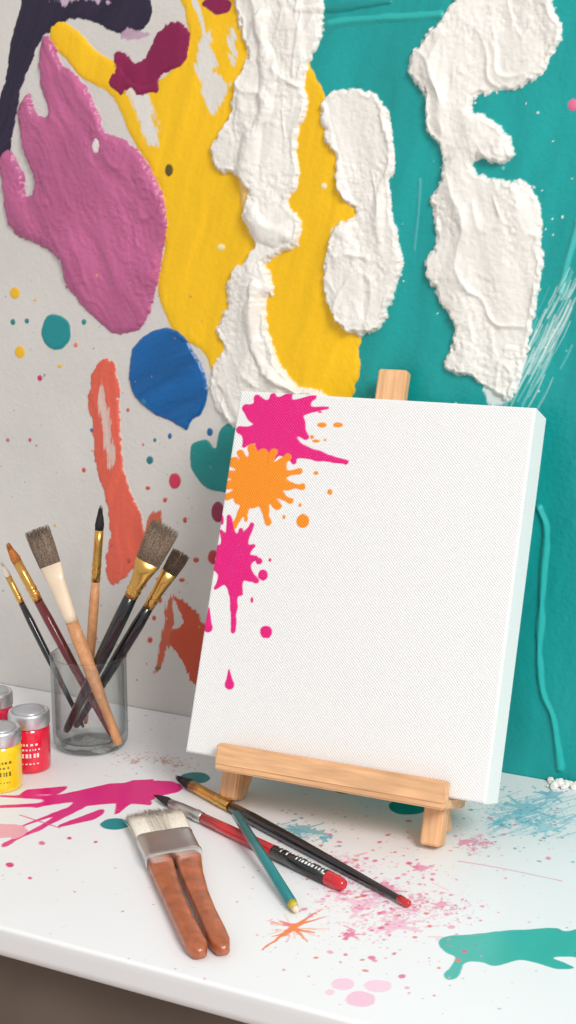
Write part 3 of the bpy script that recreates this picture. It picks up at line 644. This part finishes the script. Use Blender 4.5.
for nm,t0,t1,s,m,nn_ in (("shaft",.07,.995,[(0,.0036,.0036),(1,.0036,.0036)],teall,6),("shaft_end",.99,1.0,[(0,.0036,.0036),(1,.002,.002)],blackl,6),("sharpened_cone",.025,.072,[(0,.0026,.0026),(1,.0035,.0035)],mat("yellow_tip",(214,190,60),.5),16),("lead",0,.027,[(0,.0008,.0008),(.4,.0022,.0022),(1,.0027,.0027)],creaml,16)):
    o=tube(nm,B0+d*t0,B0+d*t1,s,(0,0,1),m,nn_);parent(o,e)
e=empty("flat_paintbrush",zt(170,860,0))
bt=zt(154,813,.007);fs=zt(164,837,.007);fe=zt(175,860,.007)
Wd=unit(zt(201,853,.007)-zt(146,862,.007));fwid=np.linalg.norm(zt(201,853,.007)-zt(144,861,.007))/2
upv=np.array([0,0,1.])
def slab_tube(name,P0,P1,secs,m,n=32,p=5):
    P0=np.asarray(P0);P1=np.asarray(P1);V=[];Fc=[]
    for t,a,b_ in secs:
        c=P0+(P1-P0)*t
        for k in range(n):
            an=2*pi*k/n;ca,sa=cos(an),sin(an);V.append(c+Wd*a*np.sign(ca)*abs(ca)**(2/p)+upv*b_*np.sign(sa)*abs(sa)**(2/p))
    for i in range(len(secs)-1):
        for k in range(n):
            k2=(k+1)%n;Fc.append((i*n+k,i*n+k2,(i+1)*n+k2,(i+1)*n+k))
    Fc.append(tuple(range(n))[::-1]);Fc.append(tuple((len(secs)-1)*n+k for k in range(n)))
    return mobj(name,V,Fc,m)
o=slab_tube("ferrule",fs,fe,[(0,fwid,.0058),(.08,fwid*1.015,.0062),(.16,fwid,.0058),(.8,fwid*.99,.006),(.86,fwid*1.01,.0064),(1,fwid*.99,.0062)],silver);parent(o,e)
o=slab_tube("bristle_core",fs,bt,[(-.1,fwid*.95,.0052),(.6,fwid*1.02,.0045),(.88,fwid*1.03,.003)],brist_white);parent(o,e)
o=strands("bristles",fs,bt,Wd,fwid*1.0,.0056,fwid*1.06,.0045,1500,.00035,brist_white,curl=.25,tipvar=.12);parent(o,e)
hw=mat("varnished_wood",(182,98,58),.4,var=.2,scale=90,coat=.3,bump=.0002)
def prong(name,pts,ws,m,n=32,p=3.6):
    V=[];Fc=[];pts=[np.asarray(p_) for p_ in pts]
    for i,(p_,w_) in enumerate(zip(pts,ws)):
        a=pts[min(i+1,len(pts)-1)]-pts[max(i-1,0)];a=unit(a);wv=unit(np.cross(a,upv))
        for k in range(n):
            an=2*pi*k/n;ca,sa=cos(an),sin(an)
            V.append(p_+wv*w_[0]*np.sign(ca)*abs(ca)**(2/p)+upv*w_[1]*np.sign(sa)*abs(sa)**(2/p))
    for i in range(len(pts)-1):
        for k in range(n):
            k2=(k+1)%n;Fc.append((i*n+k,i*n+k2,(i+1)*n+k2,(i+1)*n+k))
    Fc.append(tuple(range(n))[::-1]);Fc.append(tuple((len(pts)-1)*n+k for k in range(n)))
    return mobj(name,V,Fc,m)
def pr(uvs,wpx,name):
    ws=[];P=[]
    for (u,v),w_ in zip(uvs,wpx):
        P.append(zt(u,v,.0052));ws.append((w_/1480/2,min(.0048,max(w_/1480/2,.001))))
    o=prong(name,P,ws,hw);parent(o,e)
pr([(159,855),(161,866),(166,880),(174,900),(183,920),(191,936),(197,947),(200,952),(201.5,954.5)],[27,27,24,21,20,21,20,14,4],"handle_prong_1")
pr([(188,851),(189,862),(192,876),(199,896),(207,915),(215,932),(220,943),(223,949),(224,951.5)],[27,27,24,20,19,20,19,13,4],"handle_prong_2")

# ------------------------------------------------------------ CAMERA & LIGHT
cam=bpy.data.cameras.new("camera");co_=bpy.data.objects.new("camera",cam);bpy.context.collection.objects.link(co_)
cam.sensor_fit='VERTICAL';cam.sensor_height=36;cam.lens=F/1024*36;cam.clip_start=.02
co_.location=tuple(CAM);co_.rotation_euler=(pi/2-PIT,0,YAW);scene.camera=co_
def area(name,loc,tgt,size,power,color=(1,1,1)):
    l=bpy.data.lights.new(name,'AREA');l.size=size;l.energy=power;l.color=color
    o=bpy.data.objects.new(name,l);bpy.context.collection.objects.link(o);o.location=loc
    o.rotation_euler=(Vector(tgt)-Vector(loc)).to_track_quat('-Z','Y').to_euler();return o
area("window_light",(1.15,-1.4,2.35),(-.3,-.1,1.0),.75,44,(1,.985,.965))
w=bpy.data.worlds.new("world");scene.world=w;w.use_nodes=True
bg=w.node_tree.nodes["Background"];bg.inputs[0].default_value=(1,.995,.995,1);bg.inputs[1].default_value=.67
